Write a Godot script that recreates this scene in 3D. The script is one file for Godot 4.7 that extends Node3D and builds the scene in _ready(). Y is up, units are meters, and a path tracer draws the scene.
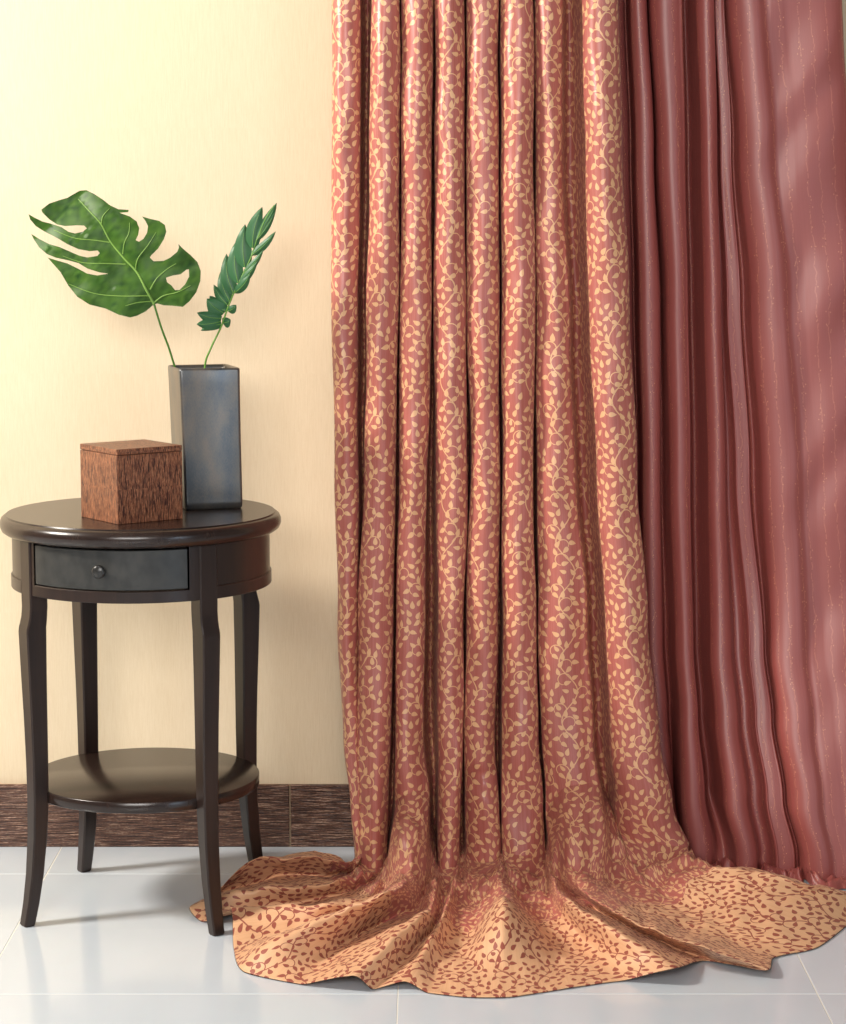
extends Node3D

# ---------------------------------------------------------------- camera geometry (photograph 846 x 1024)
const FOCAL := 2300.0
const CAM := Vector3(0.0, 1.1118, 3.95)
const PITCH := 0.13056
# the back wall stands at z = 0, the floor at y = 0

func pixel_ray(px: float, py: float) -> Vector3:
	var dx := (px - 423.0) / FOCAL
	var dy := -(py - 512.0) / FOCAL
	return Vector3(dx, dy * cos(PITCH) - sin(PITCH), -(cos(PITCH) + dy * sin(PITCH)))

func on_plane_z(px: float, py: float, z: float) -> Vector3:
	var r := pixel_ray(px, py)
	return CAM + r * ((z - CAM.z) / r.z)

func on_level(px: float, py: float, y: float) -> Vector3:
	var r := pixel_ray(px, py)
	return CAM + r * ((y - CAM.y) / r.y)

# ---------------------------------------------------------------- bookkeeping
func thing(called: String, label: String, category: String, at := Vector3.ZERO, turn := 0.0, group := "") -> Node3D:
	var o := Node3D.new()
	o.name = called
	add_child(o, true)
	o.position = at
	o.rotation.y = turn
	o.set_meta("label", label)
	o.set_meta("category", category)
	if group != "":
		o.set_meta("group", group)
	return o

func part(called: String, mesh: Mesh, mat: Material, parent: Node, label := "") -> MeshInstance3D:
	var o := MeshInstance3D.new()
	o.name = called
	o.mesh = mesh
	o.material_override = mat
	o.cast_shadow = GeometryInstance3D.SHADOW_CASTING_SETTING_ON
	parent.add_child(o, true)
	if label != "":
		o.set_meta("label", label)
	return o

func structure(called: String, mesh: Mesh, mat: Material, at: Vector3) -> MeshInstance3D:
	var o := part(called, mesh, mat, self)
	o.position = at
	o.set_meta("kind", "structure")
	return o

func plain(c: Color, rough: float, spec := 0.5) -> StandardMaterial3D:
	var m := StandardMaterial3D.new()
	m.albedo_color = c
	m.roughness = rough
	m.metallic_specular = spec
	m.cull_mode = BaseMaterial3D.CULL_DISABLED
	return m

# ---------------------------------------------------------------- mesh helpers
func box_mesh(size: Vector3) -> BoxMesh:
	var b := BoxMesh.new()
	b.size = size
	return b

# a box with chamfered edges, centred on its own origin
func chamfer_box(size: Vector3, c: float) -> ArrayMesh:
	var st := SurfaceTool.new()
	st.begin(Mesh.PRIMITIVE_TRIANGLES)
	st.set_smooth_group(-1)
	var h := size * 0.5
	var faces := []
	for axis in 3:
		for s in [-1.0, 1.0]:
			var a := Vector3.ZERO; a[axis] = s * h[axis]
			var u := Vector3.ZERO; u[(axis + 1) % 3] = h[(axis + 1) % 3] - c
			var v := Vector3.ZERO; v[(axis + 2) % 3] = h[(axis + 2) % 3] - c
			faces.append([a - u - v, a + u - v, a + u + v, a - u + v])
	for axis in 3:
		var b1 := (axis + 1) % 3
		var b2 := (axis + 2) % 3
		for s in [-1.0, 1.0]:
			for t in [-1.0, 1.0]:
				var l := Vector3.ZERO; l[axis] = h[axis] - c
				var p := Vector3.ZERO; p[b1] = s * h[b1]; p[b2] = t * (h[b2] - c)
				var q := Vector3.ZERO; q[b1] = s * (h[b1] - c); q[b2] = t * h[b2]
				faces.append([p - l, p + l, q + l, q - l])
	for sx in [-1.0, 1.0]:
		for sy in [-1.0, 1.0]:
			for sz in [-1.0, 1.0]:
				var k := Vector3(sx * h.x, sy * h.y, sz * h.z)
				faces.append([k - Vector3(0, sy * c, sz * c), k - Vector3(sx * c, 0, sz * c), k - Vector3(sx * c, sy * c, 0)])
	for f in faces:
		var mid := Vector3.ZERO
		for p in f:
			mid += p
		var n: Vector3 = (f[1] - f[0]).cross(f[2] - f[0])
		var g: Array = f.duplicate()
		if n.dot(mid) > 0.0:
			g.reverse()
		for k in range(1, g.size() - 1):
			for q in [g[0], g[k], g[k + 1]]:
				st.set_uv(Vector2(q.x + q.z, -q.y))
				st.add_vertex(q)
	st.generate_normals()
	return st.commit()

# a lathed profile: (radius, height) pairs, from the bottom up on the outside
func lathe(profile: Array, seg := 96, sharp := 0.7) -> ArrayMesh:
	var st := SurfaceTool.new()
	st.begin(Mesh.PRIMITIVE_TRIANGLES)
	for k in profile.size() - 1:
		var a: Vector2 = profile[k]
		var b: Vector2 = profile[k + 1]
		var d := (b - a).normalized()
		var na := Vector2(d.y, -d.x)
		var nb := na
		if k > 0:
			var e: Vector2 = (a - profile[k - 1]).normalized()
			if e.dot(d) > sharp:
				na = (na + Vector2(e.y, -e.x)).normalized()
		if k < profile.size() - 2:
			var e: Vector2 = (profile[k + 2] - b).normalized()
			if e.dot(d) > sharp:
				nb = (nb + Vector2(e.y, -e.x)).normalized()
		for s in seg:
			var t0 := TAU * s / seg
			var t1 := TAU * (s + 1) / seg
			var q := []
			for w in [[t0, a, na], [t1, a, na], [t1, b, nb], [t0, b, nb]]:
				q.append([Vector3(sin(w[0]) * w[1].x, w[1].y, cos(w[0]) * w[1].x), Vector3(sin(w[0]) * w[2].x, w[2].y, cos(w[0]) * w[2].x), Vector2(w[0] * 0.2, w[1].y)])
			for i in [0, 2, 1, 0, 3, 2]:
				st.set_normal(q[i][1])
				st.set_uv(q[i][2])
				st.add_vertex(q[i][0])
	return st.commit()

# a tube along points, with a radius at each
func tube(pts: Array, radii: Array, seg := 8) -> ArrayMesh:
	var st := SurfaceTool.new()
	st.begin(Mesh.PRIMITIVE_TRIANGLES)
	var rings := []
	for k in pts.size():
		var d: Vector3 = (pts[min(k + 1, pts.size() - 1)] - pts[max(k - 1, 0)]).normalized()
		var u := d.cross(Vector3(0.2, 0.1, 1.0)).normalized()
		var v := d.cross(u)
		var ring := []
		for s in seg:
			var n := u * cos(TAU * s / seg) + v * sin(TAU * s / seg)
			ring.append([pts[k] + n * radii[k], n])
		rings.append(ring)
	for k in pts.size() - 1:
		for s in seg:
			var t := (s + 1) % seg
			for q in [rings[k][s], rings[k + 1][t], rings[k][t], rings[k][s], rings[k + 1][s], rings[k + 1][t]]:
				st.set_normal(q[1])
				st.add_vertex(q[0])
	return st.commit()

# smooth points through a list of points
func spline(pts: Array, per: int) -> Array:
	var out := []
	for k in pts.size() - 1:
		var p0 = pts[max(k - 1, 0)]
		var p1 = pts[k]
		var p2 = pts[k + 1]
		var p3 = pts[min(k + 2, pts.size() - 1)]
		for s in per:
			out.append(catmull(p0, p1, p2, p3, float(s) / per))
	out.append(pts[-1])
	return out

func catmull(p0, p1, p2, p3, t: float):
	return p1 + (p2 - p0) * (0.5 * t) + (p0 * 2.0 - p1 * 5.0 + p2 * 4.0 - p3) * (0.5 * t * t) + (p1 * 3.0 - p0 - p2 * 3.0 + p3) * (0.5 * t * t * t)

# a sheet from rows of points (columns run to the right, rows run down, front towards the viewer)
func sheet(rows: Array, uvs: Array, from_row: int, to_row: int) -> ArrayMesh:
	var cols: int = rows[0].size()
	var verts := PackedVector3Array()
	var norms := PackedVector3Array()
	var tex := PackedVector2Array()
	var idx := PackedInt32Array()
	for r in range(from_row, to_row + 1):
		var up: PackedVector3Array = rows[max(r - 1, 0)]
		var dn: PackedVector3Array = rows[min(r + 1, rows.size() - 1)]
		var me: PackedVector3Array = rows[r]
		for c in cols:
			var du := me[mini(c + 1, cols - 1)] - me[maxi(c - 1, 0)]
			var dv := dn[c] - up[c]
			var n := dv.cross(du)
			norms.append(n.normalized() if n.length() > 1e-12 else Vector3(0, 0, 1))
		verts.append_array(me)
		tex.append_array(uvs[r])
	for r in to_row - from_row:
		for c in cols - 1:
			var a := r * cols + c
			idx.append_array([a, a + 1, a + cols + 1, a, a + cols + 1, a + cols])
	var arr := []
	arr.resize(Mesh.ARRAY_MAX)
	arr[Mesh.ARRAY_VERTEX] = verts
	arr[Mesh.ARRAY_NORMAL] = norms
	arr[Mesh.ARRAY_TEX_UV] = tex
	arr[Mesh.ARRAY_INDEX] = idx
	var m := ArrayMesh.new()
	m.add_surface_from_arrays(Mesh.PRIMITIVE_TRIANGLES, arr)
	return m

# like sheet, for the foot of the curtain: the weave runs on down the folds, then follows the floor from a wandering line on
func split_sheet(rows: Array, uva: Array, uvb: Array, to_row: int, noise: FastNoiseLite) -> ArrayMesh:
	var base := sheet(rows, uva, 0, to_row + 1)
	var arr := base.surface_get_arrays(0)
	var v: PackedVector3Array = arr[Mesh.ARRAY_VERTEX]
	var nn: PackedVector3Array = arr[Mesh.ARRAY_NORMAL]
	var cols: int = rows[0].size()
	var verts := PackedVector3Array()
	var norms := PackedVector3Array()
	var tex2 := PackedVector2Array()
	for r in to_row:
		for c in cols - 1:
			var floor_weave := r > 20.0 + 16.0 * noise.get_noise_1d(c * 0.045) + 9.0 * noise.get_noise_1d(c * 0.21 + 40.0)
			var uv: Array = uvb if floor_weave else uva
			for q in [[r, c], [r, c + 1], [r + 1, c + 1], [r, c], [r + 1, c + 1], [r + 1, c]]:
				var k: int = q[0] * cols + q[1]
				verts.append(v[k])
				norms.append(nn[k])
				tex2.append(uv[q[0]][q[1]])
	var out := []
	out.resize(Mesh.ARRAY_MAX)
	out[Mesh.ARRAY_VERTEX] = verts
	out[Mesh.ARRAY_NORMAL] = norms
	out[Mesh.ARRAY_TEX_UV] = tex2
	var m := ArrayMesh.new()
	m.add_surface_from_arrays(Mesh.PRIMITIVE_TRIANGLES, out)
	return m

# value of a table at y, smooth through unevenly spaced keys
func keyed(keys: Array, vals: Array, y: float) -> float:
	var n := keys.size()
	if y <= keys[0]:
		return vals[0]
	if y >= keys[n - 1]:
		return vals[n - 1]
	var k := 0
	while y > keys[k + 1]:
		k += 1
	var h: float = keys[k + 1] - keys[k]
	var t: float = (y - keys[k]) / h
	var m0: float = (vals[k + 1] - vals[max(k - 1, 0)]) / (keys[k + 1] - keys[max(k - 1, 0)])
	var m1: float = (vals[min(k + 2, n - 1)] - vals[k]) / (keys[min(k + 2, n - 1)] - keys[k])
	if k == 0:
		m0 = (vals[1] - vals[0]) / h * 0.5
	var t2 := t * t
	var t3 := t2 * t
	return vals[k] * (2 * t3 - 3 * t2 + 1) + m0 * h * (t3 - 2 * t2 + t) + vals[k + 1] * (3 * t2 - 2 * t3) + m1 * h * (t3 - t2)

# ---------------------------------------------------------------- textures
func streak_image(w: int, h: int, sx: float, sy: float, ramp: Array, seed_value: int, sharp := 1.0, mask_sx := 0.0, mask_sy := 0.0) -> Image:
	var n := FastNoiseLite.new()
	n.seed = seed_value
	n.noise_type = FastNoiseLite.TYPE_SIMPLEX_SMOOTH
	n.frequency = 1.0
	n.fractal_type = FastNoiseLite.FRACTAL_FBM
	n.fractal_octaves = 3
	var im := Image.create(w, h, false, Image.FORMAT_RGB8)
	for y in h:
		for x in w:
			# cylinders in noise space keep the tile seamless
			var ax := TAU * x / w
			var v := n.get_noise_3d(cos(ax) * sx, sin(ax) * sx, y * sy / h)
			if mask_sx > 0.0:
				v += 0.5 * n.get_noise_3d(cos(ax) * mask_sx + 31.0, sin(ax) * mask_sx, y * mask_sy / h)
			var t := clampf(v * sharp * 0.9 + 0.5, 0.0, 0.9999) * (ramp.size() - 1)
			var k := int(t)
			im.set_pixel(x, y, ramp[k].lerp(ramp[k + 1], t - k))
	return im

var vine_mask: PackedFloat32Array
const VINE := 1024
const VINE_M := 0.2

func vine_dot(x: float, y: float, r: float) -> void:
	for j in range(int(floor(y - r - 1)), int(ceil(y + r + 1)) + 1):
		for i in range(int(floor(x - r - 1)), int(ceil(x + r + 1)) + 1):
			var d := Vector2(i - x, j - y).length()
			var a := clampf(r - d + 0.5, 0.0, 1.0)
			if a > 0.0:
				var k := posmod(j, VINE) * VINE + posmod(i, VINE)
				vine_mask[k] = maxf(vine_mask[k], a)

func vine_leaf(p: Vector2, dir: float, length: float, width: float) -> void:
	var ca := cos(dir)
	var sa := sin(dir)
	var reach := length + 3.0
	for j in range(int(p.y - reach), int(p.y + reach) + 1):
		for i in range(int(p.x - reach), int(p.x + reach) + 1):
			var s := ((i - p.x) * ca + (j - p.y) * sa) / length
			var q := -(i - p.x) * sa + (j - p.y) * ca
			if s > 0.0 and s < 1.0:
				q += 0.16 * width * sin(s * PI)
				var half := width * pow(sin(PI * pow(s, 0.62)), 0.85)
				var a := clampf(half - absf(q) + 0.5, 0.0, 1.0)
				if a > 0.0:
					var k := posmod(j, VINE) * VINE + posmod(i, VINE)
					vine_mask[k] = maxf(vine_mask[k], a)

func make_vine_mask() -> void:
	vine_mask.resize(VINE * VINE)
	vine_mask.fill(0.0)
	var rng := RandomNumberGenerator.new()
	rng.seed = 77
	var taken := []
	var per_m := VINE / VINE_M
	var cols := 3
	for s in cols:
		var x0 := (s + 0.5) * VINE / cols
		var phase := s * 2.1
		var wob := 0.014 * per_m
		# the climbing stem
		for k in 1200:
			var y := k / 1200.0 * VINE
			vine_dot(x0 + wob * sin(TAU * y / (VINE / 2.0) + phase), y, 5.0)
		# curls and their leaves
		for e in 8:
			var ye := (e + 0.5) * VINE / 8.0 + rng.randf_range(-14, 14)
			var side := 1.0 if e % 2 == 0 else -1.0
			var c0 := Vector2(x0 + wob * sin(TAU * ye / (VINE / 2.0) + phase), ye)
			var r := rng.randf_range(0.0105, 0.0140) * per_m
			var centre := c0 + Vector2(side * r, rng.randf_range(-10, 10))
			var a0 := PI if side > 0 else 0.0
			var sweep := rng.randf_range(3.4, 4.8)
			for k in 140:
				var a := a0 + side * sweep * k / 140.0
				var rr := r * (1.0 - 0.38 * k / 140.0)
				vine_dot(centre.x + cos(a) * rr, centre.y + sin(a) * rr, 4.8 - 1.2 * k / 140.0)
			for k in 4:
				var a := a0 + side * sweep * (k + 1) / 4.0
				var rr := r * (1.0 - 0.38 * (k + 1) / 4.0)
				var q := centre + Vector2(cos(a), sin(a)) * rr
				var out := a + (0.7 if k % 2 == 0 else -0.5) * side
				if k == 3:
					out = a + side * 2.0
				var l := rng.randf_range(0.0120, 0.0145) * per_m
				try_leaf(q + Vector2(cos(out), sin(out)) * 6.0, out, l, taken, 58.0)
		for k in 12:
			var y := (k + 0.3) / 12.0 * VINE
			var x := x0 + wob * sin(TAU * y / (VINE / 2.0) + phase)
			var side := 1.0 if k % 2 == 0 else -1.0
			var dir := -PI / 2 + side * rng.randf_range(0.6, 1.2)
			try_leaf(Vector2(x, y) + Vector2(cos(dir), sin(dir)) * 7.0, dir, rng.randf_range(0.0120, 0.0145) * per_m, taken, 56.0)
	# loose leaves fill what is left
	for tries in 3000:
		var dir := -PI / 2 + rng.randf_range(-1.2, 1.2)
		try_leaf(Vector2(rng.randf() * VINE, rng.randf() * VINE), dir, rng.randf_range(0.0110, 0.0135) * per_m, taken, 65.0)

func try_leaf(foot: Vector2, dir: float, l: float, taken: Array, clear: float) -> void:
	var q := foot + Vector2(cos(dir), sin(dir)) * l * 0.5
	for t in taken:
		var d: Vector2 = t - q
		d.x -= VINE * round(d.x / VINE)
		d.y -= VINE * round(d.y / VINE)
		if d.length_squared() < clear * clear:
			return
	vine_leaf(foot, dir, l, l * 0.29)
	taken.append(q)

func vine_image(ground_a: Color, ground_b: Color, leaf_a: Color, leaf_b: Color) -> Image:
	var n := FastNoiseLite.new()
	n.seed = 5
	n.frequency = 1.0
	var stripe := PackedFloat32Array()
	for x in VINE:
		var a := TAU * x / VINE
		stripe.append(clampf(0.5 + 0.8 * n.get_noise_2d(cos(a) * 18.0, sin(a) * 18.0) + 0.5 * n.get_noise_2d(cos(a) * 4.0 + 9.0, sin(a) * 4.0), 0.0, 1.0))
	var data := PackedByteArray()
	data.resize(VINE * VINE * 3)
	var k := 0
	for y in VINE:
		for x in VINE:
			var g := ground_a.lerp(ground_b, stripe[x])
			var m := vine_mask[k]
			if m > 0.0:
				g = g.lerp(leaf_a.lerp(leaf_b, stripe[(x * 3 + 100) % VINE]), m)
			data[k * 3] = int(g.r * 255.0)
			data[k * 3 + 1] = int(g.g * 255.0)
			data[k * 3 + 2] = int(g.b * 255.0)
			k += 1
	return Image.create_from_data(VINE, VINE, false, Image.FORMAT_RGB8, data)

func satin_image(w: int, h: int) -> Image:
	var n := FastNoiseLite.new()
	n.seed = 21
	n.frequency = 1.0
	var rng := RandomNumberGenerator.new()
	rng.seed = 4
	var im := Image.create(w, h, false, Image.FORMAT_RGB8)
	for x in w:
		var a := TAU * x / w
		var s := clampf(0.5 + 0.7 * n.get_noise_2d(cos(a) * 40.0, sin(a) * 40.0), 0.0, 1.0)
		var c := Color(0.59, 0.29, 0.272).lerp(Color(0.635, 0.33, 0.302), s)
		for y in h:
			im.set_pixel(x, y, c)
	# couched yarn: wavering lines that dive in and out, with small knots
	var lines := 13
	for l in lines:
		var x0 := (l + rng.randf_range(0.2, 0.8)) * w / lines
		for y in h:
			var ay := TAU * y / h
			var x := x0 + 7.0 * n.get_noise_3d(cos(ay) * 3.0, sin(ay) * 3.0, l * 3.7) + 2.0 * n.get_noise_3d(cos(ay) * 14.0, sin(ay) * 14.0, l * 5.1)
			var on := n.get_noise_3d(cos(ay) * 5.0 + 40.0, sin(ay) * 5.0, l * 2.3)
			if on > -0.42:
				var tone := Color(0.80, 0.52, 0.40) if n.get_noise_3d(cos(ay) * 30.0, sin(ay) * 30.0, l * 9.0) > -0.25 else Color(0.46, 0.19, 0.19)
				for d in range(-1, 2):
					var xi := posmod(int(x) + d, w)
					im.set_pixel(xi, y, im.get_pixel(xi, y).lerp(tone, 0.7 if d == 0 else 0.3))
		for k in 26:
			var y := rng.randi_range(0, h - 1)
			var ay := TAU * y / h
			var x := x0 + 7.0 * n.get_noise_3d(cos(ay) * 3.0, sin(ay) * 3.0, l * 3.7) + rng.randf_range(-9, 9)
			for j in range(-1, 2):
				for i in range(-1, 1):
					im.set_pixel(posmod(int(x) + i, w), posmod(y + j, h), Color(0.86, 0.60, 0.44))
	return im

func tex(im: Image) -> ImageTexture:
	im.generate_mipmaps()
	return ImageTexture.create_from_image(im)

# ---------------------------------------------------------------- curtains: cross-sections
# folds: [left edges, right edges, front z, depth of the front arc, angle left, angle right, valley z]
func fold_profile(folds: Array, keys: Array, py: float, z_of: Callable, per: int) -> Array:
	var ctrl := []
	var n := folds.size()
	var ends := []
	var zoff: float = z_of.call(py)
	for i in n:
		var f: Array = folds[i]
		var zf: float = f[2] + zoff * (f[7] if f.size() > 7 else 1.0)
		var l := on_plane_z(keyed(keys, f[0], py), py, zf - f[3]).x
		var r := on_plane_z(keyed(keys, f[1], py), py, zf - f[3]).x
		ends.append([(l + r) * 0.5, (r - l) * 0.5, zf, f[3]])
	for i in n:
		var f: Array = folds[i]
		var c: float = ends[i][0]
		var w: float = ends[i][1]
		var zf: float = ends[i][2]
		var d: float = ends[i][3]
		for k in 7:
			var th: float = lerpf(-f[4], f[5], k / 6.0)
			ctrl.append(Vector2(c + w * sin(th), zf - d + d * cos(th)))
		if i < n - 1:
			var xa: float = c + w * sin(f[5])
			var xb: float = ends[i + 1][0] - ends[i + 1][1] * sin(folds[i + 1][4])
			var zb: float = f[6] + zoff * (f[7] if f.size() > 7 else 1.0)
			if f.size() > 7 and f[7] < 0.5:
				zb += 0.055 * smoothstep(800.0, 889.0, py)
			ctrl.append(Vector2(lerpf(xa, xb, 0.28), zb))
			ctrl.append(Vector2(lerpf(xa, xb, 0.72), zb))
	return spline(ctrl, per)

func crest_places(pts: Array, n_folds: int, per: int) -> Array:
	var out := []
	var run := 0.0
	for k in pts.size():
		if k > 0:
			run += (pts[k] - pts[k - 1]).length()
		if k % per == 0 and (k / per) % 9 == 3:
			out.append(run)
	return out

# distance along each row, held fixed at the crest of each fold so that the weave runs down the folds
func fold_u(pts: Array, n_folds: int, per: int, crests: Array) -> PackedFloat32Array:
	var run := PackedFloat32Array()
	run.append(0.0)
	for k in range(1, pts.size()):
		run.append(run[k - 1] + (pts[k] - pts[k - 1]).length())
	var out := PackedFloat32Array()
	for k in pts.size():
		var f: float = (k - 3.0 * per) / (9.0 * per)
		var i: int = clampi(int(round(f)), 0, n_folds - 1)
		var crest := run[(i * 9 + 3) * per]
		var s := run[k] - crest
		out.append(crests[i] + s)
	# blend across the valleys
	for i in n_folds - 1:
		var a: int = (i * 9 + 6) * per
		var b: int = (i * 9 + 9) * per
		var ua := out[a]
		var ub := out[b]
		for k in range(a, b + 1):
			out[k] = lerpf(ua, ub, (run[k] - run[a]) / maxf(run[b] - run[a], 1e-6))
	return out

func _ready() -> void:
	# ------------------------------------------------------------ camera, light, exposure
	var cam := Camera3D.new()
	cam.name = "camera"
	add_child(cam)
	cam.position = CAM
	cam.rotation.x = -PITCH
	cam.fov = rad_to_deg(2.0 * atan(512.0 / FOCAL))
	cam.near = 0.05
	cam.far = 40.0
	cam.current = true

	var env := Environment.new()
	env.background_mode = Environment.BG_COLOR
	env.background_color = Color(0.75, 0.78, 0.82)
	env.tonemap_mode = Environment.TONE_MAPPER_LINEAR
	env.tonemap_exposure = 0.93
	env.sdfgi_enabled = true
	env.ssao_enabled = true
	env.ssil_enabled = true
	var we := WorldEnvironment.new()
	we.name = "world_environment"
	we.environment = env
	add_child(we)

	softbox(Vector3(-2.3, 2.0, 1.0), Vector3(-0.1, 0.55, 0.25), Vector2(0.40, 0.40), 9.4, Color(1.0, 0.97, 0.925), "small square softbox lamp on a stand at the table's side of the set")
	softbox(Vector3(-0.55, 1.75, 4.5), Vector3(0.1, 0.6, 0.1), Vector2(1.7, 0.9), 8.8, Color(1.0, 0.985, 0.965), "wide softbox lamp on a stand behind the camera")

	build_room()
	build_table()
	build_box()
	build_vase()
	make_vine_mask()
	build_vine_curtain()
	build_satin_curtain()
	build_monstera()
	build_fern()

# ---------------------------------------------------------------- lamps of the set
func softbox(at: Vector3, aim: Vector3, size: Vector2, energy: float, tint: Color, label: String) -> void:
	var t := thing("studio_softbox_lamp", label, "lamp", Vector3(at.x, 0, at.z))
	var head := Node3D.new()
	head.name = "lamp_head"
	t.add_child(head)
	head.position = Vector3(0, at.y, 0)
	head.look_at_from_position(at, aim)
	head.position = Vector3(0, at.y, 0)
	var black := plain(Color(0.05, 0.05, 0.055), 0.7)
	var shell := SurfaceTool.new()
	shell.begin(Mesh.PRIMITIVE_TRIANGLES)
	var a := []
	for q in [[-1, -1], [1, -1], [1, 1], [-1, 1]]:
		a.append([Vector3(q[0] * size.x * 0.5, q[1] * size.y * 0.5, 0.0), Vector3(q[0] * 0.08, q[1] * 0.08, 0.34)])
	for k in 4:
		var b = a[(k + 1) % 4]
		for p in [a[k][0], b[0], b[1], a[k][0], b[1], a[k][1]]:
			shell.add_vertex(p)
	for p in [a[0][1], a[1][1], a[2][1], a[0][1], a[2][1], a[3][1]]:
		shell.add_vertex(p)
	shell.generate_normals()
	part("softbox_shell", shell.commit(), black, head)
	var glow := plain(Color(0.9, 0.9, 0.9), 0.9)
	glow.emission_enabled = true
	glow.emission = tint
	glow.emission_energy_multiplier = 1.5
	part("lamp_diffuser", box_mesh(Vector3(size.x * 0.98, size.y * 0.98, 0.004)), glow, head)
	var l := AreaLight3D.new()
	l.name = "lamp_light"
	head.add_child(l)
	l.position = Vector3(0, 0, -0.01)
	l.area_size = size
	l.light_energy = energy
	l.light_color = tint
	l.shadow_enabled = true
	l.area_range = 12.0
	l.area_attenuation = 2.0
	part("stand_pole", tube([Vector3(0, 0.25, -0.0), Vector3(0, at.y, 0.0)].map(func(v): return v + head.basis.z * 0.3 * Vector3(1, 0, 1)), [0.014, 0.014]), black, t)
	var foot: Vector3 = head.basis.z * 0.3 * Vector3(1, 0, 1)
	for k in 3:
		var d := Vector3(cos(k * TAU / 3 + 0.4), 0, sin(k * TAU / 3 + 0.4))
		part("stand_leg", tube([foot + Vector3(0, 0.45, 0), foot + d * 0.36 + Vector3(0, 0.012, 0)], [0.011, 0.011]), black, t)

# ---------------------------------------------------------------- the room
func build_room() -> void:
	var x0 := -3.0
	var x1 := 2.7
	var z1 := 5.6
	var top := 2.45
	# wallpaper: fine upright threads
	var paper := plain(Color.WHITE, 0.85, 0.25)
	var im := streak_image(512, 512, 26.0, 9.0, [Color(0.875, 0.795, 0.67), Color(0.895, 0.82, 0.70), Color(0.91, 0.838, 0.725)], 3, 0.8, 60.0, 60.0)
	paper.albedo_texture = tex(im)
	paper.uv1_triplanar = true
	paper.uv1_world_triplanar = true
	paper.uv1_scale = Vector3(5.0, 2.4, 5.0)
	paper.heightmap_enabled = false
	var white := plain(Color(0.52, 0.52, 0.52), 0.9)
	var cx := (x0 + x1) * 0.5
	var w := x1 - x0
	structure("wall_back", box_mesh(Vector3(w + 0.2, top, 0.1)), paper, Vector3(cx, top * 0.5, -0.05))
	structure("wall_left", box_mesh(Vector3(0.1, top, z1)), white, Vector3(x0 - 0.05, top * 0.5, z1 * 0.5))
	structure("wall_right", box_mesh(Vector3(0.1, top, z1)), white, Vector3(x1 + 0.05, top * 0.5, z1 * 0.5))
	build_window(x1)
	structure("wall_front", box_mesh(Vector3(w + 0.2, top, 0.1)), white, Vector3(cx, top * 0.5, z1 + 0.05))
	structure("ceiling", box_mesh(Vector3(w + 0.2, 0.1, z1 + 0.2)), white, Vector3(cx, top + 0.05, z1 * 0.5))
	# floor: grout bed and glazed tiles
	var floor_node := structure("floor", box_mesh(Vector3(w + 0.2, 0.1, z1 + 0.2)), plain(Color(0.88, 0.875, 0.85), 0.5), Vector3(cx, -0.0505, z1 * 0.5))
	var tiles := []
	for k in 3:
		var m := plain(Color.WHITE, 0.11, 0.5)
		var ramp := [Color(0.785, 0.82, 0.855), Color(0.80, 0.833, 0.868), Color(0.815, 0.846, 0.88)]
		m.albedo_texture = tex(streak_image(128, 128, 0.8, 1.8, ramp, 40 + k, 0.8))
		m.uv1_triplanar = true
		m.uv1_scale = Vector3(1.1, 1.1, 1.1)
		tiles.append(m)
	var tile := chamfer_box(Vector3(0.5982, 0.02, 0.5982), 0.0006)
	var seam := on_level(398, 994, 0.0)
	var n := 0
	for i in range(-6, 6):
		for j in range(-2, 10):
			var c := Vector3(seam.x + 0.6 * (i + 0.5), -0.01, seam.z + 0.6 * (j + 0.5))
			if c.x < x0 - 0.3 or c.x > x1 + 0.3 or c.z < -0.3 or c.z > z1 + 0.3:
				continue
			var o := part("floor_tile", tile, tiles[(i * 7 + j * 3 + 30) % 3], floor_node)
			o.position = c - floor_node.position
	# baseboard tiles
	var bed := structure("baseboard_back", box_mesh(Vector3(w, 0.1105, 0.0115)), plain(Color(0.55, 0.47, 0.38), 0.8), Vector3(cx, 0.05525, 0.00575))
	var browns := [Color(0.22, 0.13, 0.10), Color(0.30, 0.19, 0.145), Color(0.40, 0.27, 0.21), Color(0.37, 0.235, 0.175), Color(0.64, 0.52, 0.44)]
	var mats := []
	for k in 2:
		var m := plain(Color.WHITE, 0.42, 0.5)
		m.albedo_texture = tex(streak_image(512, 256, 1.8, 44.0, browns, 60 + k, 1.25, 14.0, 90.0))
		m.heightmap_enabled = true
		m.heightmap_texture = tex(streak_image(512, 256, 1.6, 40.0, [Color.BLACK, Color.WHITE], 70 + k, 1.2))
		m.heightmap_scale = 0.25
		m.uv1_scale = Vector3(1.66, 8.9, 1.0)
		mats.append(m)
	var btile := chamfer_box(Vector3(0.597, 0.1115, 0.009), 0.0012)
	var bx := on_plane_z(290, 815, 0.012).x
	for i in range(-5, 6):
		var c := Vector3(bx + 0.6 * (i + 0.5), 0.056, 0.0085)
		if c.x < x0 or c.x > x1:
			continue
		part("baseboard_tile", btile, mats[posmod(i, 2)], bed).position = c - bed.position

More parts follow.
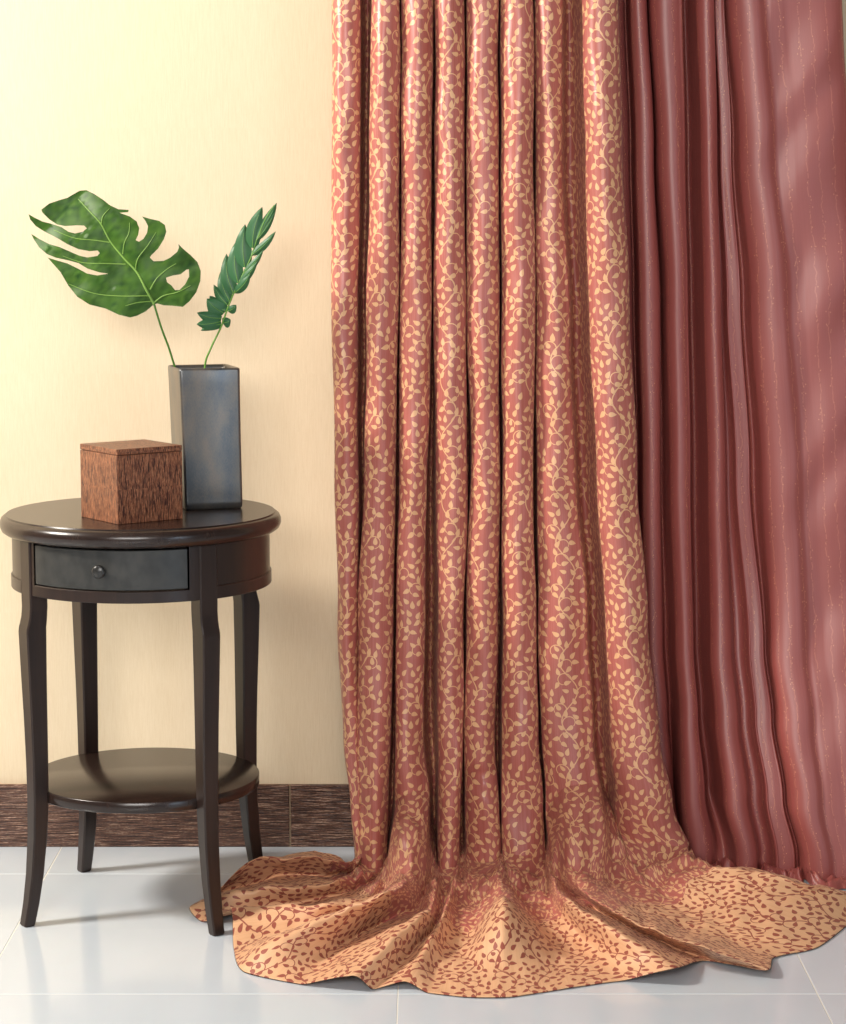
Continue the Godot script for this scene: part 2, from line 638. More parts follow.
# a daylight window in the right-hand wall, out of the picture, which the glazed vase mirrors
func build_window(x1: float) -> void:
	var frame := structure("window_1", box_mesh(Vector3(0.05, 1.66, 1.46)), plain(Color(0.85, 0.85, 0.84), 0.6), Vector3(x1 - 0.02, 1.15, 4.6))
	var glow := plain(Color(0.8, 0.85, 0.9), 0.4)
	glow.emission_enabled = true
	glow.emission = Color(0.86, 0.93, 1.0)
	glow.emission_energy_multiplier = 2.4
	for j in 2:
		for k in 2:
			part("window_pane", box_mesh(Vector3(0.006, 0.76, 0.66)), glow, frame).position = Vector3(-0.026, (j - 0.5) * 0.8, (k - 0.5) * 0.7)
	var l := AreaLight3D.new()
	l.name = "window_light"
	frame.add_child(l)
	l.position = Vector3(-0.035, 0, 0)
	l.rotation.y = PI / 2
	l.area_size = Vector2(1.36, 1.56)
	l.light_energy = 3.0
	l.light_color = Color(0.86, 0.93, 1.0)
	l.shadow_enabled = true
	l.area_range = 12.0
	l.area_attenuation = 2.0

# ---------------------------------------------------------------- the round side table
const TABLE := Vector3(-0.4470, 0.0, 0.333)
const TABLE_TOP := 0.638

func build_table() -> void:
	var t := thing("side_table", "round dark-stained wooden side table with a drawer and a lower shelf", "table", TABLE, deg_to_rad(-8.5))
	var wood := plain(Color.WHITE, 0.32, 0.5)
	wood.albedo_texture = tex(streak_image(256, 256, 1.4, 2.0, [Color(0.135, 0.092, 0.078), Color(0.16, 0.11, 0.092), Color(0.185, 0.13, 0.108)], 11, 1.0, 12.0, 4.0))
	wood.uv1_triplanar = true
	wood.uv1_scale = Vector3(6, 2.0, 6)
	var flat_wood := wood.duplicate()
	flat_wood.roughness = 0.25
	flat_wood.uv1_scale = Vector3(2.5, 6, 7)
	var y := TABLE_TOP
	part("table_top", lathe([Vector2(0, y - 0.030), Vector2(0.205, y - 0.030), Vector2(0.213, y - 0.029), Vector2(0.2185, y - 0.025), Vector2(0.2215, y - 0.018), Vector2(0.2215, y - 0.012), Vector2(0.219, y - 0.006), Vector2(0.214, y - 0.0022), Vector2(0.2125, y - 0.0022), Vector2(0.2115, y), Vector2(0, y)], 128, 0.6), flat_wood, t)
	# apron: a ring whose front is cut out for the drawer
	var r := 0.203
	var a0 := deg_to_rad(-38.5)
	var a1 := deg_to_rad(36.0)
	part("apron", arc_band(r, 0.018, y - 0.114, y - 0.030, a1, TAU + a0, 96), wood, t)
	part("apron_rail", arc_band(r, 0.018, y - 0.114, y - 0.096, a0, a1, 48), wood, t)
	part("apron_moulding", arc_band(r + 0.0025, 0.006, y - 0.114, y - 0.094, a1 + 0.19, TAU + a0 - 0.19, 90), wood, t)
	var front := plain(Color.WHITE, 0.38, 0.5)
	front.albedo_texture = tex(streak_image(256, 128, 2.0, 4.0, [Color(0.165, 0.165, 0.16), Color(0.20, 0.20, 0.195), Color(0.23, 0.225, 0.215)], 12, 1.1))
	front.uv1_triplanar = true
	front.uv1_scale = Vector3(4, 8, 4)
	var drawer := Node3D.new()
	drawer.name = "drawer"
	t.add_child(drawer)
	drawer.rotation.y = deg_to_rad(-2.0)
	part("drawer_front", arc_band(r - 0.0015, 0.016, y - 0.0945, y - 0.0335, a0 + 0.046, a1 + 0.022, 48), front, drawer)
	var knob := part("knob", lathe([Vector2(0.0, 0.0), Vector2(0.0055, 0.0), Vector2(0.0045, 0.004), Vector2(0.0045, 0.008), Vector2(0.0092, 0.0105), Vector2(0.0105, 0.0135), Vector2(0.010, 0.0165), Vector2(0.0075, 0.0185), Vector2(0.0, 0.0192)], 32, 0.3), plain(Color(0.15, 0.145, 0.14), 0.3), drawer)
	knob.rotation.x = PI / 2
	knob.position = Vector3(0, y - 0.0635, r - 0.002)
	# drawer box behind the front
	part("drawer_box", box_mesh(Vector3(0.20, 0.05, 0.22)), wood, drawer).position = Vector3(0, y - 0.066, 0.04)
	# shelf
	part("shelf", lathe([Vector2(0, 0.194), Vector2(0.1815, 0.194), Vector2(0.183, 0.1955), Vector2(0.183, 0.2105), Vector2(0.1815, 0.212), Vector2(0, 0.212)], 128, 0.6), flat_wood, t)
	for k in 4:
		var leg := part("leg", leg_mesh(), wood, t)
		leg.rotation.y = PI / 4 + k * PI / 2

func arc_band(r: float, thick: float, y0: float, y1: float, a0: float, a1: float, seg: int) -> ArrayMesh:
	var st := SurfaceTool.new()
	st.begin(Mesh.PRIMITIVE_TRIANGLES)
	var c := 0.001
	var prof := [Vector2(r - thick, y0), Vector2(r - c, y0), Vector2(r, y0 + c), Vector2(r, y1 - c), Vector2(r - c, y1), Vector2(r - thick, y1), Vector2(r - thick, y0)]
	for k in prof.size() - 1:
		var a: Vector2 = prof[k]
		var b: Vector2 = prof[k + 1]
		var d := (b - a).normalized()
		var n := Vector2(d.y, -d.x)
		for s in seg:
			var q := []
			for w in [[s, a], [s + 1, a], [s + 1, b], [s, b]]:
				var th := lerpf(a0, a1, float(w[0]) / seg)
				q.append([Vector3(sin(th) * w[1].x, w[1].y, cos(th) * w[1].x), Vector3(sin(th) * n.x, n.y, cos(th) * n.x)])
			for i in [0, 2, 1, 0, 3, 2]:
				st.set_normal(q[i][1])
				st.add_vertex(q[i][0])
	for th in [a0, a1]:
		var s := -1.0 if th == a0 else 1.0
		var n := Vector3(cos(th), 0, -sin(th)) * s
		var q := []
		for p in [prof[0], prof[1], prof[4], prof[5]]:
			q.append(Vector3(sin(th) * p.x, p.y, cos(th) * p.x))
		for i in ([0, 1, 2, 0, 2, 3] if s < 0 else [0, 2, 1, 0, 3, 2]):
			st.set_normal(n)
			st.add_vertex(q[i])
	return st.commit()

# a leg on the +z side of the table: [height, outer radius, inner radius, half width]
func leg_mesh() -> ArrayMesh:
	var keys := [
		[0.638 - 0.031, 0.2055, 0.175, 0.0157], [0.56, 0.2055, 0.175, 0.0157], [0.520, 0.2055, 0.175, 0.0157], [0.505, 0.2052, 0.175, 0.0157],
		[0.490, 0.2065, 0.176, 0.0157], [0.480, 0.2090, 0.177, 0.0157], [0.473, 0.2112, 0.178, 0.0157], [0.466, 0.2120, 0.178, 0.0157],
		[0.40, 0.2098, 0.1785, 0.0150], [0.33, 0.2070, 0.1785, 0.0143], [0.26, 0.2052, 0.1785, 0.0137], [0.20, 0.2048, 0.1790, 0.0132],
		[0.14, 0.2062, 0.1825, 0.0126], [0.08, 0.2110, 0.1895, 0.0117], [0.035, 0.2175, 0.1975, 0.0107], [0.003, 0.2240, 0.2050, 0.0098], [0.0, 0.2225, 0.2065, 0.0088]]
	var st := SurfaceTool.new()
	st.begin(Mesh.PRIMITIVE_TRIANGLES)
	var rings := []
	for k in keys:
		var c := 0.0022
		var o: float = k[1]
		var i: float = k[2]
		var h: float = k[3]
		rings.append([Vector3(-h, k[0], o - c), Vector3(-h + c, k[0], o), Vector3(h - c, k[0], o), Vector3(h, k[0], o - c), Vector3(h, k[0], i + c), Vector3(h - c, k[0], i), Vector3(-h + c, k[0], i), Vector3(-h, k[0], i + c)])
	# flat across, smooth along
	for s in 8:
		var e := (s + 1) % 8
		for k in rings.size() - 1:
			var q := []
			for w in [[k, s], [k, e], [k + 1, e], [k + 1, s]]:
				var up: Vector3 = rings[max(w[0] - 1, 0)][w[1]] - rings[min(w[0] + 1, rings.size() - 1)][w[1]]
				var ac: Vector3 = rings[w[0]][e] - rings[w[0]][s]
				q.append([rings[w[0]][w[1]], ac.cross(up).normalized()])
			for i in [0, 1, 2, 0, 2, 3]:
				st.set_normal(q[i][1])
				st.add_vertex(q[i][0])
	var last: Array = rings[-1]
	for k in range(1, 7):
		for p in [last[0], last[k], last[k + 1]]:
			st.set_normal(Vector3.DOWN)
			st.add_vertex(p)
	return st.commit()

# ---------------------------------------------------------------- the palm-wood box
func build_box() -> void:
	var side := 0.1150
	var yaw := deg_to_rad(37.0)
	var f := on_level(117.9, 524.7, TABLE_TOP)
	var right := Vector3(cos(yaw), 0, -sin(yaw))
	var back := Vector3(-sin(yaw), 0, -cos(yaw))
	var at := f + right * side * 0.5 + back * side * 0.5
	at.y = TABLE_TOP
	var t := thing("palm_wood_box", "square lidded box of flecked brown palm wood on the round table", "box", at, yaw)
	var ramp := [Color(0.19, 0.085, 0.065), Color(0.27, 0.13, 0.09), Color(0.44, 0.245, 0.16), Color(0.60, 0.39, 0.27), Color(0.66, 0.47, 0.35), Color(0.48, 0.28, 0.18)]
	var m := plain(Color.WHITE, 0.42, 0.5)
	m.albedo_texture = tex(streak_image(512, 512, 20.0, 6.5, ramp, 31, 1.6, 46.0, 11.0))
	m.uv1_scale = Vector3(5.5, 5.5, 1)
	var lid := m.duplicate()
	lid.uv1_triplanar = true
	lid.uv1_scale = Vector3(5.5, 5.5, 5.5)
	var h := 0.1145
	var body := part("body", chamfer_box(Vector3(side, h - 0.0095, side), 0.0007), m, t)
	body.position.y = (h - 0.0095) * 0.5
	var l := part("lid", chamfer_box(Vector3(side, 0.0088, side), 0.0007), lid, t)
	l.position.y = h - 0.0044

# ---------------------------------------------------------------- the glazed vase
func build_vase() -> void:
	var yaw := deg_to_rad(17.5)
	var f := on_level(185.0, 510.6, TABLE_TOP)
	var side := 0.0955
	var right := Vector3(cos(yaw), 0, -sin(yaw))
	var back := Vector3(-sin(yaw), 0, -cos(yaw))
	var at := f + right * side * 0.5 + back * side * 0.5
	at.y = TABLE_TOP
	var t := thing("ceramic_vase", "tall square ceramic vase with slate and bronze metallic glaze, holding two leaves", "vase", at, yaw)
	var glaze := plain(Color.WHITE, 0.30, 0.6)
	glaze.metallic = 0.75
	glaze.albedo_texture = tex(streak_image(256, 256, 0.9, 2.2, [Color(0.36, 0.375, 0.39), Color(0.41, 0.41, 0.41), Color(0.47, 0.445, 0.42), Color(0.52, 0.47, 0.425)], 51, 0.9, 30.0, 60.0))
	glaze.uv1_triplanar = true
	glaze.uv1_scale = Vector3(3.7, 3.7, 3.7)
	var h := 0.2255
	var st := SurfaceTool.new()
	st.begin(Mesh.PRIMITIVE_TRIANGLES)
	# rounded-square rings: [y, half side, corner radius, lean]
	var rings := [[0.0, 0.0440, 0.004], [0.003, 0.0468, 0.005], [0.012, 0.0474, 0.005], [0.11, 0.0477, 0.0048], [0.20, 0.0486, 0.0046], [h - 0.004, 0.0490, 0.0046], [h - 0.001, 0.0486, 0.0046], [h, 0.0472, 0.0044], [h - 0.001, 0.0448, 0.004], [h - 0.006, 0.0436, 0.004], [0.02, 0.0425, 0.004], [0.014, 0.040, 0.004]]
	var loops := []
	for k in rings:
		var loop := []
		for corner in 4:
			for s in 5:
				var a := PI / 2 * corner + PI / 2 * s / 4.0
				var cx: float = (1.0 if corner == 0 or corner == 3 else -1.0) * (k[1] - k[2])
				var cz: float = (1.0 if corner < 2 else -1.0) * (k[1] - k[2])
				loop.append(Vector3(cx + cos(a) * k[2] - 0.0048 * k[0] / h, k[0], cz + sin(a) * k[2]))
		loops.append(loop)
	st.set_smooth_group(0)
	for k in loops.size() - 1:
		for s in 20:
			var e := (s + 1) % 20
			for p in [loops[k][s], loops[k][e], loops[k + 1][e], loops[k][s], loops[k + 1][e], loops[k + 1][s]]:
				st.add_vertex(p)
	for end in [0, loops.size() - 1]:
		for s in range(1, 19):
			for p in ([loops[end][0], loops[end][s + 1], loops[end][s]] if end == 0 else [loops[end][0], loops[end][s], loops[end][s + 1]]):
				st.add_vertex(p)
	st.index()
	st.generate_normals()
	part("vessel", st.commit(), glaze, t)

# ---------------------------------------------------------------- vine-patterned curtain with its pool on the floor
func vine_folds() -> Array:
	var o := deg_to_rad(104.0)
	return [
		[[332, 332, 332, 335, 337, 344, 350, 354], [361, 360, 358, 359, 358, 359, 361, 364], 0.185, 0.030, o, o, 0.075],
		[[372, 369, 366, 363, 358, 356, 356, 354], [400, 400, 399, 397, 394, 391, 389, 387], 0.200, 0.036, o, o, 0.085],
		[[401, 400.6, 400, 398, 396, 396, 394, 387], [434, 433, 432, 428, 425, 424, 430, 435], 0.202, 0.036, o, o, 0.075],
		[[434.6, 434, 434, 436, 437, 437, 437, 438], [465, 465, 466, 468, 464, 463, 462, 461], 0.205, 0.036, o, o, 0.085],
		[[466, 466.6, 467, 470, 465.5, 464, 464, 466], [499, 499, 499.6, 500, 499, 495, 499, 501], 0.203, 0.036, o, o, 0.085],
		[[500, 500.4, 501, 501.4, 502, 502, 501, 501], [533, 534, 535, 534, 536, 538, 543, 547], 0.207, 0.036, o, o, 0.085],
		[[534, 535, 536, 536, 538, 541, 545, 548], [562, 564, 570, 576, 588, 594, 602, 612], 0.200, 0.036, o, deg_to_rad(72.0), 0.105],
		[[580, 584, 587, 596, 604, 608, 614, 624], [617, 623, 631, 637, 648, 661, 673, 694], 0.215, 0.042, deg_to_rad(100.0), deg_to_rad(112.0), 0.09]]

const VINE_KEYS := [0, 150, 330, 475, 620, 740, 800, 858]

# rails of the pool: [place among the folds, [[px, py, height in cm], ...] from the foot of the curtain to the hem]
func pool_rails() -> Array:
	return [
		[-0.45, [[354, 866, 1.5], [338, 856, 3], [322, 848, 3.5], [312, 853, 2]]],
		[-0.15, [[356, 868, 2], [335, 860, 3.8], [310, 854, 4.2], [288, 855, 4.0]]],
		[0.1, [[358, 870, 2.5], [335, 861, 4.6], [288, 857, 5.4], [250, 861, 5.2], [226, 884, 2.2]]],
		[0.5, [[361, 876, 1.5], [330, 876, 1.5], [275, 878, 1.5], [214, 894, 0.6]]],
		[0.95, [[368, 880, 2.5], [345, 880, 3.5], [285, 886, 3.6], [228, 894, 2.8], [190, 906, 1.2]]],
		[1.3, [[378, 885, 1.5], [350, 893, 1.2], [285, 905, 0.8], [204, 921, 0.3]]],
		[1.5, [[384, 887, 2.5], [362, 897, 3.4], [330, 905, 3.6], [274, 905, 3.2], [231, 907, 2.6]]],
		[1.72, [[392, 890, 2.5], [355, 908, 2.8], [292, 928, 1.6], [234, 946, 0.3]]],
		[2.0, [[412, 880, 4], [388, 892, 7], [334, 915, 5.2], [276, 940, 3.4], [243, 970, 0.3]]],
		[2.35, [[430, 888, 2], [412, 910, 2], [368, 930, 1.2], [325, 957, 0.8], [300, 983, 0.3]]],
		[2.7, [[438, 898, 2.5], [424, 913, 4.4], [396, 935, 4.2], [372, 958, 3], [354, 974, 2.4]]],
		[2.95, [[444, 904, 1.5], [434, 928, 1.5], [404, 960, 1], [374, 988, 0.3]]],
		[3.2, [[450, 900, 2.5], [440, 922, 3], [424, 952, 2.4], [405, 980, 1.4]]],
		[3.5, [[462, 900, 2], [452, 930, 1.4], [440, 962, 0.8], [430, 992, 0.3]]],
		[3.9, [[474, 894, 2.5], [478, 918, 1.8], [468, 958, 1.2], [468, 996, 0.3]]],
		[4.4, [[498, 888, 3.5], [503, 903, 6], [503, 927, 4.8], [506, 964, 2], [510, 996, 0.3]]],
		[4.9, [[524, 890, 2.5], [536, 918, 1.8], [555, 950, 0.8], [570, 987, 0.3]]],
		[5.25, [[542, 890, 2], [562, 920, 1.6], [592, 947, 0.9], [622, 980, 0.3]]],
		[5.5, [[548, 886, 3.5], [576, 906, 4.8], [620, 934, 4.2], [655, 954, 3], [674, 967, 2.4]]],
		[5.78, [[554, 884, 3], [600, 912, 1.3], [650, 937, 0.9], [706, 960, 0.3]]],
		[6.05, [[570, 876, 4], [594, 897, 5.4], [640, 924, 4.8], [702, 947, 3.6], [766, 969, 1.6]]],
		[6.4, [[606, 879, 3], [652, 912, 2.4], [712, 935, 1.6], [774, 956, 0.5]]],
		[6.8, [[640, 877, 3], [684, 903, 2], [750, 925, 2.2], [818, 946, 0.3]]],
		[7.05, [[666, 873, 3.5], [700, 871, 4.6], [738, 873, 5], [778, 880, 4.6], [815, 890, 3.4], [858, 914, 0.4]]],
		[7.2, [[682, 868, 3.8], [706, 867, 5], [740, 869, 5.2], [778, 876, 4.8], [814, 885, 4], [866, 899, 1]]],
		[7.4, [[698, 862, 3.6], [714, 865, 4.4], [745, 869, 4], [785, 877, 3.4], [820, 886, 2.4], [868, 893, 1]]]]

func build_vine_curtain() -> void:
	var folds := vine_folds()
	var per := 5
	var nf := folds.size()
	var fwd := func(py: float) -> float: return 0.02 * smoothstep(620.0, 860.0, py)
	var noise := FastNoiseLite.new()
	noise.seed = 9
	noise.fractal_type = FastNoiseLite.FRACTAL_NONE
	noise.frequency = 1.0
	var rows := []
	var uvs := []
	var py := -680.0
	var pys := []
	while py < 0.0:
		pys.append(py)
		py += 34.0
	py = 0.0
	while py < 862.0:
		pys.append(py)
		py += 6.0 if py < 600.0 else 4.0
	var v := 0.0
	var last_y := 0.0
	var crests := crest_places(fold_profile(folds, VINE_KEYS, 420.0, fwd, per), nf, per)
	for q in pys:
		var pts := fold_profile(folds, VINE_KEYS, q, fwd, per)
		var us := fold_u(pts, nf, per, crests)
		var y := on_plane_z(423, q, 0.18).y
		if rows.size() > 0:
			v += last_y - y
		last_y = y
		var row := PackedVector3Array()
		var uv := PackedVector2Array()
		var low := smoothstep(560.0, 840.0, q)
		for k in pts.size():
			var p: Vector2 = pts[k]
			var f := float(k) / per
			var dz := 0.0035 * noise.get_noise_2d(f * 0.35, y * 7.0) + (0.004 + 0.010 * low) * noise.get_noise_2d(f * 0.22 + 50.0, y * 3.2)
			var dx := 0.0022 * noise.get_noise_2d(f * 0.12 + 90.0, y * 4.0)
			# pinched creases
			dz -= 0.010 * exp(-pow((y - 0.180 - 0.004 * (f - 39.0)) / 0.010, 2.0)) * exp(-pow((f - 38.0) / 4.0, 2.0))
			dz -= 0.006 * exp(-pow((y - 0.150 + 0.006 * (f - 40.0)) / 0.008, 2.0)) * exp(-pow((f - 41.0) / 4.0, 2.0))
			row.append(Vector3(p.x + dx, y, p.y + dz))
			uv.append(Vector2(us[k] / VINE_M, v / VINE_M))
		rows.append(row)
		uvs.append(uv)
	var hang_last: int = rows.size() - 1
	# each fold leaves the fall at its own height: some run straight to the floor, some slide outwards early
	var cut_f := [-0.45, 0.0, 0.6, 1.0, 1.5, 1.8, 2.1, 2.4, 2.6, 3.0, 3.5, 4.0, 4.5, 5.0, 5.4, 5.65, 6.0, 6.45, 6.7, 7.0, 7.4]
	var cut_y := [850.0, 852.0, 858.0, 861.0, 850.0, 800.0, 786.0, 815.0, 858.0, 861.0, 850.0, 856.0, 842.0, 848.0, 856.0, 835.0, 782.0, 790.0, 826.0, 836.0, 842.0]
	var keep := 0
	while pys[keep] < 690.0:
		keep += 1
	var was := rows.duplicate()
	var was_uv := uvs.duplicate()
	for i in range(keep + 1, rows.size()):
		var row := PackedVector3Array()
		var uv := PackedVector2Array()
		for c in was[0].size():
			var stop := keyed(cut_f, cut_y, (float(c) / per - 3.0) / 9.0)
			var span: float = (stop - pys[keep]) / (pys[hang_last] - pys[keep])
			var at := minf(keep + (i - keep) * span, hang_last - 0.001)
			var k := int(at)
			row.append(was[k][c].lerp(was[k + 1][c], at - k))
			uv.append(was_uv[k][c].lerp(was_uv[k + 1][c], at - k))
		rows[i] = row
		uvs[i] = uv
	# ---- the pool
	var rails := pool_rails()
	var rail_pts := []
	var samples := 40
	for r in rails:
		var w := []
		for q in r[1]:
			w.append(on_level(q[0], q[1], (q[2] + 0.42 * maxf(q[2] - 1.6, 0.0)) * 0.01))
		var fine := spline(w, 12)
		# even steps along the rail
		var run := [0.0]
		for k in range(1, fine.size()):
			run.append(run[k - 1] + (fine[k] - fine[k - 1]).length())
		var even := []
		var j := 0
		for s in samples + 1:
			var want: float = run[-1] * s / samples
			while j < fine.size() - 2 and run[j + 1] < want:
				j += 1
			even.append(fine[j].lerp(fine[j + 1], clampf((want - run[j]) / maxf(run[j + 1] - run[j], 1e-6), 0.0, 1.0)))
		rail_pts.append(even)
	var ncol: int = rows[0].size()
	var bottom: PackedVector3Array = rows[hang_last]
	var nr_red := 46
	var nr_hem := 60
	var pool := []
	var pool_uv := []
	var hang_uv := []
	for r in nr_red + nr_hem + 1:
		var a := PackedVector3Array()
		a.resize(ncol)
		pool.append(a)
		var b := PackedVector2Array()
		b.resize(ncol)
		pool_uv.append(b)
		hang_uv.append(b.duplicate())
	var rip := FastNoiseLite.new()
	rip.seed = 14
	rip.fractal_type = FastNoiseLite.FRACTAL_NONE
	rip.frequency = 1.0
	for c in ncol:
		var f: float = (float(c) / per - 3.0) / 9.0
		var k := 0
		while k < rails.size() - 2 and rails[k + 1][0] < f:
			k += 1
		var t: float = clampf((f - rails[k][0]) / (rails[k + 1][0] - rails[k][0]), 0.0, 1.0)
		var a0: Array = rail_pts[max(k - 1, 0)]
		var a1: Array = rail_pts[k]
		var a2: Array = rail_pts[k + 1]
		var a3: Array = rail_pts[min(k + 2, rails.size() - 1)]
		var along := []
		for s in samples + 1:
			# a mix of a smooth curve and a softened ramp keeps crests round without overshoot
			var p: Vector3 = catmull(a0[s], a1[s], a2[s], a3[s], t)
			var q: Vector3 = a1[s].lerp(a2[s], smoothstep(0.0, 1.0, t))
			along.append(p.lerp(q, 0.30))
		# the cloth comes straight down, then turns out along the floor
		var foot := bottom[c]
		var early := smoothstep(0.04, 0.11, foot.y)
		var bend: Vector3 = foot.lerp(along[0].lerp(along[5], early), lerpf(0.25, 0.42, early))
		bend.y = lerpf(foot.y, minf(along[0].y, foot.y), lerpf(0.6, 0.5, early))
		var land: Vector3 = along[4].lerp(Vector3(foot.x, along[4].y, foot.z + 0.03), 0.35)
		var knots := [foot, bend, land, along[9], along[14]]
		var path := PackedVector3Array()
		var turn := spline(knots, 4)
		for s in samples + 1:
			path.append(turn[s] if s <= 16 else along[14 + int(round((s - 16) * 26.0 / 24.0))])
		var run := PackedFloat32Array()
		run.append(0.0)
		for s in samples:
			run.append(run[s] + (path[s + 1] - path[s]).length())
		var total := run[samples]
		var hem := minf(0.265, total * 0.62)
		for r in nr_red + nr_hem + 1:
			var want: float = (total - hem) * r / nr_red if r <= nr_red else total - hem + hem * (r - nr_red) / nr_hem
			var s := 0
			while s < samples - 1 and run[s + 1] < want:
				s += 1
			var p := path[s].lerp(path[s + 1], clampf((want - run[s]) / maxf(run[s + 1] - run[s], 1e-6), 0.0, 1.0))
			var g := want / total
			var near := exp(-pow((g - 0.22) / 0.16, 2.0))
			var fade := smoothstep(0.0, 0.1, g) * (1.0 - 0.75 * smoothstep(0.7, 1.0, g))
			p.y += fade * (0.0045 * rip.get_noise_2d(p.x * 16.0, p.z * 9.0) + 0.002 * rip.get_noise_2d(p.x * 40.0, p.z * 30.0 + 7.0) + near * (0.011 * rip.get_noise_2d(p.x * 26.0 + 5.0, p.z * 20.0) + 0.005 * rip.get_noise_2d(p.x * 60.0 + 15.0, p.z * 34.0)))
			p.y = maxf(p.y, 0.003)
			pool[r][c] = p
			hang_uv[r][c] = uvs[hang_last][c] + Vector2(0, want / VINE_M)
			pool_uv[r][c] = Vector2(0.0, (want - total) / VINE_M)
	# the weave on the floor: each column is a thread line, spaced as the spread hem spaces it
	var places := PackedFloat32Array()
	places.append(0.0)
	for c in range(1, ncol):
		var gap := 0.0
		for r in range(nr_red, nr_red + nr_hem + 1, 6):
			gap += (pool[r][c] - pool[r][c - 1]).length()
		places.append(places[c - 1] + gap / 11.0)
	for c in ncol:
		for r in nr_red + nr_hem + 1:
			pool_uv[r][c].x = places[c] / VINE_M
	# smooth across the columns, which rounds what the rails left angular
	for pass_n in 1:
		for r in range(2, nr_red + nr_hem + 1):
			var src: PackedVector3Array = pool[r].duplicate()
			for c in range(1, ncol - 1):
				pool[r][c] = src[c] * 0.5 + (src[c - 1] + src[c + 1]) * 0.25
	# a turned hem: the edge rolls under
	var lip := PackedVector3Array()
	var lip_uv := PackedVector2Array()
	var edge: PackedVector3Array = pool[-1]
	var inner: PackedVector3Array = pool[-3]
	for c in ncol:
		var back := (inner[c] - edge[c]).normalized()
		lip.append(edge[c] - back * 0.0012 + Vector3(0, -0.0016, 0))
		lip_uv.append(pool_uv[-1][c])
	var lip2 := PackedVector3Array()
	for c in ncol:
		var back := (inner[c] - edge[c]).normalized()
		lip2.append(edge[c] + back * 0.010 + Vector3(0, -0.0026, 0))
	pool.append(lip)
	pool_uv.append(lip_uv)
	pool.append(lip2)
	pool_uv.append(lip_uv)

	var t := thing("vine_pattern_curtain", "rose-red jacquard curtain with a golden leafy vine pattern, its hem pooled on the floor", "curtain")
	var red := plain(Color.WHITE, 0.37, 0.5)
	red.albedo_texture = tex(vine_image(Color(0.675, 0.365, 0.32), Color(0.73, 0.44, 0.405), Color(0.865, 0.665, 0.485), Color(0.89, 0.71, 0.54)))
	red.rim_enabled = true
	red.rim = 0.06
	red.rim_tint = 1.0
	var peach := plain(Color.WHITE, 0.5, 0.4)
	peach.albedo_texture = tex(vine_image(Color(0.855, 0.655, 0.495), Color(0.885, 0.70, 0.545), Color(0.575, 0.30, 0.245), Color(0.625, 0.35, 0.29)))
	peach.rim_enabled = true
	peach.rim = 0.06
	peach.rim_tint = 1.0
	var base := hang_last + 1
	part("drape", sheet(rows, uvs, 0, hang_last), red, t, "hanging folds of rose-red cloth with golden vines")
	# the pool starts at the last hanging row and carries its own layout of the weave
	pool[0] = rows[hang_last]
	part("pooled_drape", split_sheet(pool, hang_uv, pool_uv, nr_red, rip), red, t, "crumpled rose-red cloth at the foot of the folds")
	part("hem_band", sheet(pool, pool_uv, nr_red, nr_red + nr_hem + 2), peach, t, "peach hem band with rust-red vines, spread over the floor")

# ---------------------------------------------------------------- satin curtain behind
func satin_folds() -> Array:
	var o := deg_to_rad(96.0)
	var s := deg_to_rad(66.0)
	return [
		[[600, 604, 608, 612, 616, 620, 624, 628], [624, 629, 633, 636, 638, 642, 646, 652], 0.085, 0.020, s, o, 0.045, 0.0],
		[[629, 634, 638, 641, 643, 646, 650, 655], [647, 654, 660, 661, 663, 667, 673, 680], 0.100, 0.022, o, o, 0.040, 0.0],
		[[649, 657, 665, 669, 674, 678, 680, 684], [684, 686, 689, 691, 694, 698, 705, 715], 0.112, 0.030, o, s, 0.040, 0.45],
		[[695, 699, 702, 706, 709, 714, 722, 734], [714, 717, 722, 726, 732, 738, 748, 758], 0.118, 0.026, o, s, 0.070, 0.8],
		[[712, 718, 724, 732, 744, 750, 762, 772], [726, 733, 743, 752, 767, 775, 786, 798], 0.088, 0.009, deg_to_rad(45.0), deg_to_rad(45.0), 0.072, 0.9],
		[[728, 738, 750, 760, 770, 778, 790, 803], [770, 780, 796, 808, 814, 820, 828, 838], 0.130, 0.030, o, deg_to_rad(42.0), 0.1215, 1.0],
		[[762, 774, 788, 798, 806, 816, 828, 840], [842, 850, 858, 864, 872, 878, 884, 892], 0.124, 0.020, deg_to_rad(26.0), deg_to_rad(84.0), 0.09, 1.0]]

const SATIN_KEYS := [0, 150, 300, 475, 650, 720, 800, 860]

